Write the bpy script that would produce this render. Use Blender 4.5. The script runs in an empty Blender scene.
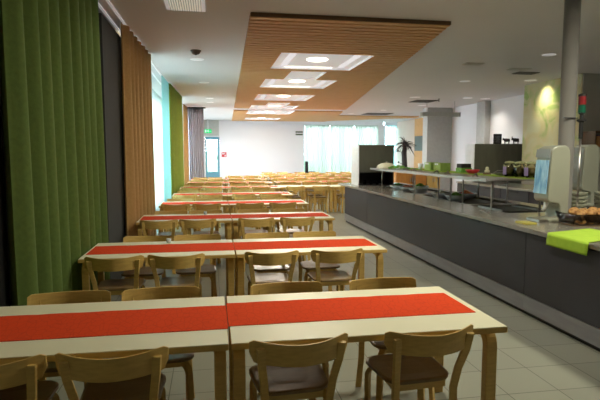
import bpy, bmesh, math, random
from mathutils import Vector, Matrix
random.seed(7)
PI = math.pi
scn = bpy.context.scene
COL = scn.collection

# ---------------- camera ----------------
cam_d = bpy.data.cameras.new('camera'); cam = bpy.data.objects.new('camera', cam_d); COL.objects.link(cam)
FPX = 515.0
pitch = math.atan(47.5 / FPX); yaw = math.atan(89.0 / math.hypot(FPX, 47.5))
cam_d.sensor_width = 36; cam_d.lens = FPX * 36 / 600
cam.location = (0, 0, 1.665)
cam.rotation_euler = (PI / 2 - pitch, 0, -yaw)
cam_d.clip_start = .05; cam_d.clip_end = 200
cam_d.dof.use_dof = True; cam_d.dof.focus_distance = 4.2; cam_d.dof.aperture_fstop = 6.3
scn.camera = cam

# ---------------- view, world, sun ----------------
scn.view_settings.view_transform = 'Standard'; scn.view_settings.look = 'None'
scn.view_settings.gamma = 1; scn.view_settings.use_curve_mapping = False
scn.view_settings.exposure = 0.0
W = bpy.data.worlds.new('world'); scn.world = W; W.use_nodes = True
bgn = W.node_tree.nodes['Background']; bgn.inputs[0].default_value = (.80, .90, 1.0, 1); bgn.inputs[1].default_value = 24

# strengths of the room's own light and the added near lamps
DAY = 1.0
COFFER_W = 38.0
DOWN_W = 14.0
NEAR_W = 104.0
ZC = 3.4

def portal(name, loc, rot, sx, sy):
    d = bpy.data.lights.new(name, 'AREA'); d.shape = 'RECTANGLE'; d.size = sx; d.size_y = sy; d.energy = 1
    d.cycles.is_portal = True
    o = bpy.data.objects.new(name, d); o.location = loc; o.rotation_euler = rot; COL.objects.link(o)
portal('window_portal', (-1.95, 17.6, 1.9), (0, -PI / 2, 0), 2.6, 20.0)
portal('window_portal', (7.9, 28.95, 1.7), (-PI / 2, 0, 0), 5.6, 3.2)

def lamp(name, kind, loc, energy, color=(1, .93, .8), size=.3, rot=(0, 0, 0), spot=2.0, blend=.6):
    d = bpy.data.lights.new(name, kind); d.energy = energy; d.color = color
    if kind == 'AREA': d.shape = 'DISK'; d.size = size
    if kind == 'SPOT': d.spot_size = spot; d.spot_blend = blend; d.shadow_soft_size = size
    o = bpy.data.objects.new(name, d); o.location = loc; o.rotation_euler = rot; COL.objects.link(o)
    return o

# ---------------- materials ----------------
def mat(name, col, rough=.6, metal=0, col2=None, nscale=8, stretch=(1, 1, 1), bump=0, emit=None, estr=0, alpha=1, trans=0, spec=.5, detail=4, bscale=None):
    m = bpy.data.materials.new(name); m.use_nodes = True
    nt = m.node_tree; b = nt.nodes['Principled BSDF']
    b.inputs['Base Color'].default_value = (*col, 1); b.inputs['Roughness'].default_value = rough
    b.inputs['Metallic'].default_value = metal; b.inputs['Specular IOR Level'].default_value = spec
    if emit: b.inputs['Emission Color'].default_value = (*emit, 1); b.inputs['Emission Strength'].default_value = estr
    if trans: b.inputs['Transmission Weight'].default_value = trans
    b.inputs['Alpha'].default_value = alpha
    tc = nt.nodes.new('ShaderNodeTexCoord'); mp = nt.nodes.new('ShaderNodeMapping')
    mp.inputs['Scale'].default_value = stretch
    nt.links.new(tc.outputs['Object'], mp.inputs[0])
    n = nt.nodes.new('ShaderNodeTexNoise'); n.inputs['Scale'].default_value = nscale; n.inputs['Detail'].default_value = detail
    nt.links.new(mp.outputs[0], n.inputs['Vector'])
    if col2 is None: col2 = tuple(c * .93 for c in col)
    r = nt.nodes.new('ShaderNodeValToRGB'); r.color_ramp.elements[0].color = (*col2, 1); r.color_ramp.elements[1].color = (*col, 1)
    r.color_ramp.elements[0].position = .35; r.color_ramp.elements[1].position = .65
    nt.links.new(n.outputs[0], r.inputs[0]); nt.links.new(r.outputs[0], b.inputs['Base Color'])
    if bump:
        n2 = n
        if bscale:
            n2 = nt.nodes.new('ShaderNodeTexNoise'); n2.inputs['Scale'].default_value = bscale; nt.links.new(mp.outputs[0], n2.inputs['Vector'])
        bp = nt.nodes.new('ShaderNodeBump'); bp.inputs['Strength'].default_value = bump; bp.inputs['Distance'].default_value = .01
        nt.links.new(n2.outputs[0], bp.inputs['Height']); nt.links.new(bp.outputs[0], b.inputs['Normal'])
    return m

def sheer_mat(name, col, tr):
    m = bpy.data.materials.new(name); m.use_nodes = True; nt = m.node_tree; nt.nodes.clear()
    o = nt.nodes.new('ShaderNodeOutputMaterial')
    t = nt.nodes.new('ShaderNodeBsdfTransparent'); tl = nt.nodes.new('ShaderNodeBsdfTranslucent'); d = nt.nodes.new('ShaderNodeBsdfDiffuse')
    t.inputs[0].default_value = (*col, 1)
    nz = nt.nodes.new('ShaderNodeTexNoise'); nz.inputs['Scale'].default_value = 3
    r = nt.nodes.new('ShaderNodeValToRGB'); r.color_ramp.elements[0].color = (*[c * .92 for c in col], 1); r.color_ramp.elements[1].color = (*col, 1)
    nt.links.new(nz.outputs[0], r.inputs[0]); nt.links.new(r.outputs[0], tl.inputs[0]); nt.links.new(r.outputs[0], d.inputs[0])
    a = nt.nodes.new('ShaderNodeMixShader'); a.inputs[0].default_value = .4
    nt.links.new(tl.outputs[0], a.inputs[1]); nt.links.new(d.outputs[0], a.inputs[2])
    b = nt.nodes.new('ShaderNodeMixShader'); b.inputs[0].default_value = tr
    nt.links.new(a.outputs[0], b.inputs[1]); nt.links.new(t.outputs[0], b.inputs[2]); nt.links.new(b.outputs[0], o.inputs[0])
    return m

def glass_mat(name, tint=(.93, .97, .97), gl=.08):
    m = bpy.data.materials.new(name); m.use_nodes = True; nt = m.node_tree; nt.nodes.clear()
    o = nt.nodes.new('ShaderNodeOutputMaterial'); t = nt.nodes.new('ShaderNodeBsdfTransparent'); g = nt.nodes.new('ShaderNodeBsdfGlossy')
    t.inputs[0].default_value = (*tint, 1); g.inputs['Roughness'].default_value = .03
    f = nt.nodes.new('ShaderNodeFresnel'); f.inputs[0].default_value = 1.45
    x = nt.nodes.new('ShaderNodeMixShader'); nt.links.new(f.outputs[0], x.inputs[0])
    nt.links.new(t.outputs[0], x.inputs[1]); nt.links.new(g.outputs[0], x.inputs[2]); nt.links.new(x.outputs[0], o.inputs[0])
    return m

def emis(name, col, s):
    m = bpy.data.materials.new(name); m.use_nodes = True; nt = m.node_tree; nt.nodes.clear()
    o = nt.nodes.new('ShaderNodeOutputMaterial'); e = nt.nodes.new('ShaderNodeEmission'); e.inputs[0].default_value = (*col, 1); e.inputs[1].default_value = s
    nt.links.new(e.outputs[0], o.inputs[0]); return m

M = {}
M['birch'] = mat('birch_veneer', (.72, .49, .15), .38, col2=(.63, .41, .12), nscale=5, stretch=(3, 3, 14), spec=.5)
M['birch_h'] = mat('dark_seat_veneer', (.26, .165, .07), .30, col2=(.21, .13, .055), nscale=5, stretch=(3, 14, 3))
M['laminate'] = mat('cream_laminate', (.84, .81, .61), .4, col2=(.82, .79, .59), nscale=3)
M['ceil'] = mat('ceiling_paint', (.72, .69, .70), .9, col2=(.70, .67, .68), nscale=.6)
M['wallw'] = mat('wall_white_paint', (.78, .75, .78), .85, col2=(.76, .73, .76), nscale=.5)
M['wallg'] = mat('wall_grey_paint', (.50, .48, .42), .85, nscale=.8)
M['wallb'] = mat('wall_beige_paint', (.62, .48, .40), .85, nscale=.8)
M['wallgreen'] = mat('wall_greygreen_paint', (.40, .43, .36), .85, nscale=.8)
M['pier'] = mat('pier_bluegrey_paint', (.042, .045, .046), .9, nscale=.8)
M['black'] = mat('black_lacquer', (.008, .008, .009), .5)
M['dark'] = mat('dark_grey_panel', (.032, .030, .041), .40, col2=(.028, .026, .036), nscale=2)
M['darkcab'] = mat('dark_olive_metal', (.13, .135, .105), .35, col2=(.11, .115, .09), nscale=2, stretch=(4, 4, 1))
M['steel'] = mat('brushed_steel', (.50, .48, .46), .30, 1, col2=(.42, .40, .39), nscale=10, stretch=(1, 1, 40))
M['steeltop'] = mat('steel_worktop', (.42, .40, .34), .22, .6, col2=(.36, .34, .29), nscale=5)
M['plinth'] = mat('steel_plinth', (.36, .35, .38), .35, .6, col2=(.30, .29, .32), nscale=2, stretch=(1, 1, 8))
M['wood'] = mat('ceiling_slat_wood', (.72, .40, .15), .55, col2=(.64, .34, .12), nscale=3, stretch=(2, 20, 20))
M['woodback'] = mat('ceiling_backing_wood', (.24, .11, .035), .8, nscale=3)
M['woodedge'] = mat('ceiling_edge_wood', (.12, .065, .03), .7, nscale=3)
M['orange_c'] = mat('ochre_curtain_cloth', (.50, .31, .12), .9, col2=(.45, .27, .10), nscale=30, bump=.15)
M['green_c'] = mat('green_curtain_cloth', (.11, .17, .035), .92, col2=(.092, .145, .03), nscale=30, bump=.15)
M['green_c_lit'] = mat('green_curtain_cloth_lit', (.27, .36, .05), .92, col2=(.22, .31, .04), nscale=30)  # green cloth again, lightened to stand for the bright light on it
M['grey_c'] = mat('lilac_grey_cloth', (.46, .43, .50), .9, nscale=20)
M['sheer'] = sheer_mat('sheer_cyan_cloth', (.66, .90, .90), .30)
M['sheer2'] = sheer_mat('sheer_white_cloth', (.86, .93, .91), .12)
M['sheer3'] = sheer_mat('sheer_end_cloth', (.70, .74, .69), .07)
M['glass'] = glass_mat('window_glass')
M['frame'] = mat('window_frame_paint', (.50, .56, .56), .5)
M['door'] = mat('door_blue_paint', (.13, .32, .42), .5)
M['lime'] = mat('lime_cloth', (.31, .47, .03), .85, col2=(.27, .43, .025), nscale=14, bump=.2)
M['white'] = mat('white_plastic', (.75, .75, .77), .4)
M['whited'] = mat('white_lamp_tray', (.86, .83, .85), .6, emit=(1, .95, .97), estr=.22)
M['dispens'] = mat('dispenser_grey_plastic', (.31, .32, .26), .38, nscale=3)
M['dispgrey'] = mat('dispenser_frosted_grey', (.28, .29, .28), .3)
M['disp_blue'] = mat('dispenser_blue_panel', (.10, .25, .50), .12, col2=(.38, .58, .75), nscale=7, stretch=(3, 3, .8))
M['disc'] = emis('lamp_disc_light', (1, .90, .68), 9)
M['led'] = emis('led_light', (1, .90, .72), 4)
M['ledside'] = emis('side_tube_light', (1, .94, .92), .80)
M['down'] = emis('downlight_light', (1, .93, .78), 2.2)
M['pole'] = mat('steel_column_paint', (.24, .23, .22), .35, .35, nscale=2)
M['red_l'] = mat('red_signal_lens', (.20, .01, .015), .3)
M['green_l'] = mat('green_signal_lens', (.005, .09, .05), .3)
M['ceramic'] = mat('grey_glazed_ceramic', (.34, .35, .27), .35)
M['bread'] = mat('bread_crust', (.50, .28, .09), .75, col2=(.20, .085, .025), nscale=26, bump=.4)
M['basket'] = glass_mat('clear_basket_plastic', (.93, .91, .86))
M['basket_w'] = mat('wicker_basket', (.20, .12, .06), .6, col2=(.10, .06, .03), nscale=40)
M['red'] = mat('red_plastic', (.55, .015, .04), .4)
M['leaf'] = mat('salad_leaf', (.17, .40, .05), .6, col2=(.08, .22, .02), nscale=30)
M['tomato'] = mat('tomato_red', (.80, .12, .05), .5, col2=(.8, .30, .1), nscale=20)
M['cream'] = mat('cream_food', (.72, .68, .52), .6)
M['greenbox'] = mat('green_box_card', (.20, .30, .06), .6, col2=(.26, .36, .09), nscale=14)
M['owood'] = mat('orange_wood_front', (.55, .24, .05), .45, col2=(.45, .18, .035), nscale=3, stretch=(8, 8, 1))
M['ywood'] = mat('yellow_wood_front', (.60, .38, .12), .45, nscale=3, stretch=(8, 8, 1))
M['exitg'] = emis('exit_green', (.02, .75, .22), 1.1)
M['exitw'] = emis('exit_white', (.7, 1, .8), 1.3)
M['redsign'] = mat('red_sign', (.62, .05, .06), .5)
M['bluebox'] = mat('blue_crate', (.015, .03, .16), .5)
M['orangebox'] = mat('orange_carton', (.45, .22, .07), .6)
M['chalk'] = mat('blackboard', (.02, .02, .025), .6)
M['chalkw'] = mat('chalk_grey', (.28, .27, .30), .8)
M['beans'] = mat('jar_contents', (.10, .075, .02), .5, col2=(.16, .13, .05), nscale=60)
M['lilac'] = mat('lilac_paper', (.36, .26, .55), .7)
M['brass'] = mat('lid_cloth', (.42, .42, .22), .6, col2=(.25, .26, .12), nscale=40)
M['plantd'] = mat('dried_palm_dark', (.035, .022, .018), .8)
M['plantg'] = mat('hedge_green', (.22, .36, .22), .9, col2=(.10, .22, .12), nscale=3)
M['ground'] = mat('outdoor_paving', (.5, .5, .48), .9)
M['vent'] = mat('vent_grey', (.16, .155, .15), .6)
M['ventl'] = mat('vent_light', (.62, .60, .56), .6)
M['food_y'] = mat('yellow_jelly', (.42, .36, .05), .3)

def runner_material():
    m = mat('red_paper_runner', (.70, .06, .012), .92, spec=.15, col2=(.56, .038, .015), nscale=6, stretch=(1, 1, 1))
    nt = m.node_tree; b = nt.nodes['Principled BSDF']
    tc = nt.nodes.new('ShaderNodeTexCoord'); v = nt.nodes.new('ShaderNodeTexVoronoi'); v.feature = 'DISTANCE_TO_EDGE'
    v.inputs['Scale'].default_value = 17
    mp = nt.nodes.new('ShaderNodeMapping'); mp.inputs['Rotation'].default_value = (0, 0, .78); mp.inputs['Scale'].default_value = (1.6, .8, 1)
    nt.links.new(tc.outputs['Object'], mp.inputs[0]); nt.links.new(mp.outputs[0], v.inputs['Vector'])
    r = nt.nodes.new('ShaderNodeValToRGB'); r.color_ramp.elements[0].position = .02; r.color_ramp.elements[1].position = .06
    r.color_ramp.elements[0].color = (.63, .050, .011, 1); r.color_ramp.elements[1].color = (.72, .062, .012, 1)
    nt.links.new(v.outputs['Distance'], r.inputs[0]); nt.links.new(r.outputs[0], b.inputs['Base Color'])
    return m
M['runner'] = runner_material()

def tile_material():
    m = bpy.data.materials.new('floor_tiles'); m.use_nodes = True; nt = m.node_tree; b = nt.nodes['Principled BSDF']
    tc = nt.nodes.new('ShaderNodeTexCoord'); mp = nt.nodes.new('ShaderNodeMapping'); mp.inputs['Location'].default_value = (-.075, -.05, 0)
    br = nt.nodes.new('ShaderNodeTexBrick'); br.offset = 0; br.squash = 1
    br.inputs['Scale'].default_value = 1; br.inputs['Brick Width'].default_value = .385; br.inputs['Row Height'].default_value = .385
    br.inputs['Mortar Size'].default_value = .0035; br.inputs['Mortar Smooth'].default_value = .2
    br.inputs['Color1'].default_value = (.285, .29, .24, 1); br.inputs['Color2'].default_value = (.26, .265, .22, 1); br.inputs['Mortar'].default_value = (.075, .078, .06, 1)
    nt.links.new(tc.outputs['Object'], mp.inputs[0]); nt.links.new(mp.outputs[0], br.inputs['Vector']); nt.links.new(br.outputs['Color'], b.inputs['Base Color'])
    b.inputs['Roughness'].default_value = .30
    return m
M['tile'] = tile_material()

def mural_material():
    m = bpy.data.materials.new('mural_paint'); m.use_nodes = True; nt = m.node_tree; b = nt.nodes['Principled BSDF']
    tc = nt.nodes.new('ShaderNodeTexCoord'); n = nt.nodes.new('ShaderNodeTexNoise'); n.inputs['Scale'].default_value = 1.5; n.inputs['Detail'].default_value = 3; n.inputs['Distortion'].default_value = 1.4
    r = nt.nodes.new('ShaderNodeValToRGB'); cr = r.color_ramp
    cr.elements[0].position = .34; cr.elements[0].color = (.36, .46, .16, 1); cr.elements[1].position = .50; cr.elements[1].color = (.66, .58, .34, 1)
    e = cr.elements.new(.40); e.color = (.54, .55, .28, 1); e = cr.elements.new(.62); e.color = (.66, .62, .42, 1)
    nt.links.new(tc.outputs['Object'], n.inputs['Vector']); nt.links.new(n.outputs[0], r.inputs[0]); nt.links.new(r.outputs[0], b.inputs['Base Color'])
    b.inputs['Roughness'].default_value = .8; return m
M['mural'] = mural_material()

# ---------------- mesh helpers ----------------
def B(): return bmesh.new()
def bx(bm, x0, x1, y0, y1, z0, z1, m=0):
    vs = [bm.verts.new((x, y, z)) for z in (z0, z1) for y in (y0, y1) for x in (x0, x1)]
    for f in ((0, 2, 3, 1), (4, 5, 7, 6), (0, 1, 5, 4), (2, 6, 7, 3), (0, 4, 6, 2), (1, 3, 7, 5)):
        fc = bm.faces.new([vs[i] for i in f]); fc.material_index = m
    return vs
def ring(bm, c, r, n, axis_u, axis_v): return [bm.verts.new(c + axis_u * (math.cos(2 * PI * i / n) * r) + axis_v * (math.sin(2 * PI * i / n) * r)) for i in range(n)]
def tube(bm, pts, rad, n=10, cap=True):
    pts = [Vector(p) for p in pts]; rings = []
    if not isinstance(rad, (list, tuple)): rad = [rad] * len(pts)
    ref = None
    for i, p in enumerate(pts):
        d = (pts[min(i + 1, len(pts) - 1)] - pts[max(i - 1, 0)]).normalized()
        if ref is None: ref = Vector((0, 0, 1)) if abs(d.z) < .9 else Vector((1, 0, 0))
        u = d.cross(ref).normalized(); v = d.cross(u).normalized()
        rings.append(ring(bm, p, rad[i], n, u, v))
    for a, b in zip(rings, rings[1:]):
        for i in range(n): bm.faces.new((a[i], a[(i + 1) % n], b[(i + 1) % n], b[i]))
    if cap: bm.faces.new(rings[0][::-1]); bm.faces.new(rings[-1])
def sweep(bm, pts, wdir, w, t):
    """rectangular strip swept along pts; wdir = constant width direction"""
    pts = [Vector(p) for p in pts]; wd = Vector(wdir).normalized(); rings = []
    for i, p in enumerate(pts):
        d = (pts[min(i + 1, len(pts) - 1)] - pts[max(i - 1, 0)]).normalized()
        tn = d.cross(wd).normalized()
        rings.append([bm.verts.new(p + wd * (a * w / 2) + tn * (b * t / 2)) for a, b in ((-1, -1), (1, -1), (1, 1), (-1, 1))])
    for a, b in zip(rings, rings[1:]):
        for i in range(4): bm.faces.new((a[i], a[(i + 1) % 4], b[(i + 1) % 4], b[i]))
    bm.faces.new(rings[0][::-1]); bm.faces.new(rings[-1])
def lathe(bm, prof, n=20, c=(0, 0, 0)):
    cx, cy, cz = c; rings = []
    for r, z in prof:
        rings.append([bm.verts.new((cx + math.cos(2 * PI * i / n) * r, cy + math.sin(2 * PI * i / n) * r, cz + z)) for i in range(n)])
    for a, b in zip(rings, rings[1:]):
        for i in range(n): bm.faces.new((a[i], a[(i + 1) % n], b[(i + 1) % n], b[i]))
    if prof[0][0] > 1e-4: bm.faces.new(rings[0][::-1])
    if prof[-1][0] > 1e-4: bm.faces.new(rings[-1])
def prism(bm, pts, f, a, b):
    """pts 2D outline, f(u,v,w)->xyz, w from a to b"""
    lo = [bm.verts.new(f(u, v, a)) for u, v in pts]; hi = [bm.verts.new(f(u, v, b)) for u, v in pts]; n = len(pts)
    bm.faces.new(lo[::-1]); bm.faces.new(hi)
    for i in range(n): bm.faces.new((lo[i], lo[(i + 1) % n], hi[(i + 1) % n], hi[i]))
def rrect(w, d, r, n=6, cx=0, cy=0):
    out = []
    for sx, sy, a0 in ((1, 1, 0), (-1, 1, PI / 2), (-1, -1, PI), (1, -1, 1.5 * PI)):
        for i in range(n + 1):
            a = a0 + i * PI / 2 / n
            out.append((cx + sx * (w / 2 - r) + math.cos(a) * r, cy + sy * (d / 2 - r) + math.sin(a) * r))
    return out
def blob(bm, c, r, sub=2, sc=(1, 1, 1), jit=0):
    res = bmesh.ops.create_icosphere(bm, subdivisions=sub, radius=r)
    for v in res['verts']:
        k = 1 + random.uniform(-jit, jit)
        v.co = Vector((v.co.x * sc[0] * k + c[0], v.co.y * sc[1] * k + c[1], v.co.z * sc[2] * k + c[2]))
def obj(name, bm, m, parent=None, smooth=False, bevel=0, **kw):
    bmesh.ops.recalc_face_normals(bm, faces=bm.faces)
    me = bpy.data.meshes.new(name); bm.to_mesh(me); bm.free()
    for mm in (m if isinstance(m, (list, tuple)) else [m]): me.materials.append(M[mm] if isinstance(mm, str) else mm)
    if smooth:
        for p in me.polygons: p.use_smooth = True
    o = bpy.data.objects.new(name, me); COL.objects.link(o)
    if parent: o.parent = parent
    if bevel:
        bv = o.modifiers.new('bevel', 'BEVEL'); bv.width = bevel; bv.segments = 2; bv.limit_method = 'ANGLE'
    for k, v in kw.items(): o[k] = v
    return o
def tag(o, label, cat, group=None):
    o['label'] = label; o['category'] = cat
    if group: o['group'] = group
    return o
def thing(name, label, cat, loc=(0, 0, 0), rz=0, group=None):
    o = bpy.data.objects.new(name, None); COL.objects.link(o); o.location = loc; o.rotation_euler = (0, 0, rz); o.empty_display_size = .1
    return tag(o, label, cat, group)
def struct(name, bm, m, **kw):
    o = obj(name, bm, m, **kw); o['kind'] = 'structure'; return o
def dup(root, loc, rz, label, group=None):
    r = root.copy(); COL.objects.link(r); r.location = loc; r.rotation_euler = (0, 0, rz); r['label'] = label
    if group: r['group'] = group
    for ch in list(root.children):
        c = ch.copy(); COL.objects.link(c); c.parent = r
        for g in list(ch.children):
            d = g.copy(); COL.objects.link(d); d.parent = c
    return r
ORD = ['first', 'second', 'third', 'fourth', 'fifth', 'sixth', 'seventh', 'eighth', 'ninth', 'tenth', 'eleventh', 'twelfth']

# ======================= STRUCTURE =======================
YE = 28.5
b = B(); bx(b, -1.9, 11.2, -3.2, YE + .25, -.12, 0); struct('floor', b, 'tile')
b = B(); bx(b, -1.9, 11.2, -3.2, YE + .25, ZC, ZC + .2); struct('ceiling', b, 'ceil')
b = B(); bx(b, -1.9, 11.2, -3.4, -3.2, -.12, ZC + .2); struct('wall_back', b, 'wallg')
# left wall: solid near, window band further on
b = B(); bx(b, -1.9, -1.75, -3.2, 7.3, 0, ZC); bx(b, -1.9, -1.75, 7.3, YE, 0, .35); bx(b, -1.9, -1.75, 7.3, YE, 3.08, ZC); bx(b, -1.9, -1.75, 27.6, YE, .35, 3.08)
struct('wall_left', b, 'wallw')
b = B(); bx(b, -1.75, -1.42, -3.2, 3.36, 0, ZC); struct('wall_left_pier', b, 'wallgreen')
b = B(); bx(b, -1.75, -1.345, 3.36, 3.66, 0, ZC); struct('trim_1', b, 'black')
b = B(); bx(b, -1.75, -1.20, 6.30, 7.85, 0, ZC - .16); struct('wall_left_column', b, 'pier')
b = B(); bx(b, -1.75, -1.36, 3.7, 10.0, ZC - .16, ZC - .001); struct('trim_2', b, 'pier')
# windows left
yy = [7.3 + i * 20.3 / 4 for i in range(5)]
for i in range(4):
    a, c = yy[i], yy[i + 1]
    f = B()
    for (p, q) in ((a + .002, a + .05), (c - .05, c - .002)): bx(f, -1.86, -1.79, p, q, .352, 3.078)
    bx(f, -1.86, -1.79, a + .05, c - .05, .352, .41); bx(f, -1.86, -1.79, a + .05, c - .05, 3.02, 3.078)
    w = struct('window_%d' % (i + 1), f, 'frame')
    g = B(); bx(g, -1.83, -1.825, a + .05, c - .05, .41, 3.02); obj('pane', g, 'glass', w)
# end wall with door and window openings
DX0, DX1, DZ = -.30, .46, 2.52
WX0, WX1 = 5.12, 10.75
b = B()
bx(b, -1.9, DX0, YE, YE + .2, 0, ZC); bx(b, DX0, DX1, YE, YE + .2, DZ, ZC); bx(b, DX1, WX0, YE, YE + .2, 0, ZC)
bx(b, WX0, 9.75, YE, YE + .2, 3.22, ZC); bx(b, WX0, 9.75, YE, YE + .2, 0, .12); bx(b, 9.45, 9.85, YE, YE + .2, .12, 3.22)
bx(b, 9.85, 11.2, YE, YE + .2, 3.22, ZC); bx(b, 9.75, 11.2, YE, YE + .2, 0, .12); bx(b, 10.62, 11.2, YE, YE + .2, .12, 3.22)
struct('wall_end', b, 'wallw')
def frame_win(name, x0, x1, z0, z1, nm, trans=None):
    f = B(); y0, y1 = YE + .06, YE + .13; x0 += .002; x1 -= .002; z0 += .002; z1 -= .002
    n = nm
    bx(f, x0, x1, y0, y1, z0, z0 + .06); bx(f, x0, x1, y0, y1, z1 - .06, z1)
    for i in range(n + 1):
        xx = x0 + (x1 - x0 - .06) * i / n; bx(f, xx, xx + .06, y0, y1, z0 + .06, z1 - .06)
    if trans: 
        for i in range(n):
            xa = x0 + (x1 - x0 - .06) * i / n + .06; xb = x0 + (x1 - x0 - .06) * (i + 1) / n; bx(f, xa, xb, y0, y1, trans, trans + .04)
    w = struct(name, f, 'frame'); g = B(); bx(g, x0 + .03, x1 - .03, YE + .09, YE + .095, z0 + .03, z1 - .03); obj('pane', g, 'glass', w)
frame_win('window_8', WX0, 9.45, .12, 3.22, 4, .85)
frame_win('window_9', 9.85, 10.62, .12, 3.22, 1)
# door
f = B(); y0, y1 = YE + .03, YE + .12
bx(f, DX0 + .003, DX0 + .10, y0, y1, .002, DZ - .002); bx(f, DX1 - .12, DX1 - .003, y0, y1, .002, DZ - .002); bx(f, DX0 + .1, DX1 - .12, y0, y1, DZ - .16, DZ - .002); bx(f, DX0 + .1, DX1 - .12, y0, y1, .002, .62)
d = struct('door_1', f, 'door')
g = B(); bx(g, DX0 + .1, DX1 - .12, YE + .07, YE + .075, .62, DZ - .16); obj('pane', g, 'glass', d)
g = B(); bx(g, DX1 - .17, DX1 - .13, YE - .02, YE + .03, 1.25, 1.5); obj('door_handle', g, 'black', d)
# grey header strip of the door bay
b = B(); bx(b, DX0 - .2, DX1 - .02, YE - .04, YE - .002, DZ + .04, ZC - .002); struct('trim_3', b, mat('door_bay_grey', (.50, .49, .48), .8))
# right side
b = B()
bx(b, 9.3, 9.5, 12.45, 19.6, 0, ZC); bx(b, 9.5, 10.45, 19.45, 19.6, 0, ZC); bx(b, 11.0, 11.2, -3.2, 10.3, 0, ZC)
struct('wall_right', b, 'wallw')
b = B(); bx(b, 10.55, 10.75, 19.6, YE - .05, 0, ZC); struct('wall_right_beige', b, 'wallb')
b = B(); bx(b, 8.1, 11.2, 10.3, 12.45, 0, ZC); struct('wall_right_block', b, 'wallg')
b = B(); bx(b, 8.28, 9.3, 19.0, 19.44, 0, ZC - .002); struct('wall_right_pillar', b, mat('pillar_grey_paint', (.46, .46, .45), .8))
b = B(); bx(b, 9.1, 9.298, 16.2, 16.75, 0, ZC - .002); struct('wall_right_column', b, mat('column_grey_paint', (.50, .49, .48), .8))
b = B(); bx(b, 8.07, 8.098, 10.32, 12.43, 1.0, ZC - .002)
tag(obj('mural_panel', b, 'mural'), 'tall cream panel painted with loose green leaf shapes behind the steel pole', 'mural')
b = B(); bx(b, 10.45, 10.548, 24.2, 25.6, 0, ZC - .002); struct('trim_4', b, mat('orange_wall_paint', (.62, .34, .14), .8))
b = B(); bx(b, 10.42, 10.448, 24.2, 25.5, 1.75, 2.5)
tag(obj('wall_hatch', b, mat('hatch_grey', (.10, .11, .10), .5)), 'dark grey hatch on the orange wall strip right of the dried plant', 'hatch')

# ---- slatted wooden ceiling ----
KS = (3.37 - 1.665) / (ZC - 1.665)
def xl(y): return .52 + (y - 6.72) * (1.15 - .52) / 21.8
def xr(y):
    if y <= 23.9: return 3.22 + (y - 6.72) * (5.92 - 3.22) / 17.15
    if y <= 24.5: return 10.0
    return max(6.3, 10.0 - (y - 24.5) * 1.16)
# coffer openings as (x0,x1,y0,y1) lists
COFF = [
    [(1.22, 2.90, 8.95, 10.7)],
    [(1.70, 2.48, 11.0, 12.1), (1.28, 3.02, 12.1, 13.8)],
    [(1.40, 3.14, 15.45, 17.2)],
    [(1.97, 2.77, 17.95, 19.0), (1.48, 3.24, 19.0, 20.5)],
    [(1.54, 3.50, 21.55, 23.3)],
    [(1.72, 3.48, 25.7, 27.2)],
]
COFF = [[tuple(v * KS for v in r) for r in c] for c in COFF]
rects = [r for c in COFF for r in c]
bs = B(); bb = B()
y = 6.72; pitch_s = .175; wS = .10
def cut(a0, a1, yc):
    segs = [(a0, a1)]
    for (x0, x1, y0, y1) in rects:
        if y0 - .02 < yc < y1 + .02:
            ns = []
            for s0, s1 in segs:
                if x1 <= s0 or x0 >= s1: ns.append((s0, s1)); continue
                if s0 < x0: ns.append((s0, x0))
                if x1 < s1: ns.append((x1, s1))
            segs = ns
    return segs
GAP0, GAP1 = 20.35, 21.6
while y < 28.35:
    if not (GAP0 < y < GAP1):
        Yk = y * KS if False else y
        for s0, s1 in cut(xl(y) * KS, xr(y) * KS, y * KS):
            bx(bs, s0, s1, y * KS, y * KS + wS, 3.342, 3.388)
            bx(bb, s0, s1, y * KS, min(y + pitch_s, 28.4) * KS, 3.389, 3.398)
    y += pitch_s / KS
sc_ = thing('slatted_ceiling_panel', 'large suspended ceiling panel of orange-brown wooden slats around the square lamps', 'ceiling panel', (2, 12, 3.36))
def reparent(o, p):
    o.parent = p; o.matrix_parent_inverse = Matrix.Translation(-Vector(p.location))
reparent(obj('slats', bs, 'wood'), sc_)
reparent(obj('backing_board', bb, 'woodback'), sc_)
b = B(); bx(b, xl(6.72) * KS, xr(6.72) * KS, 6.72 * KS - .03, 6.72 * KS - .002, 3.352, 3.398); reparent(obj('edge_board', b, 'woodedge'), sc_)

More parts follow.
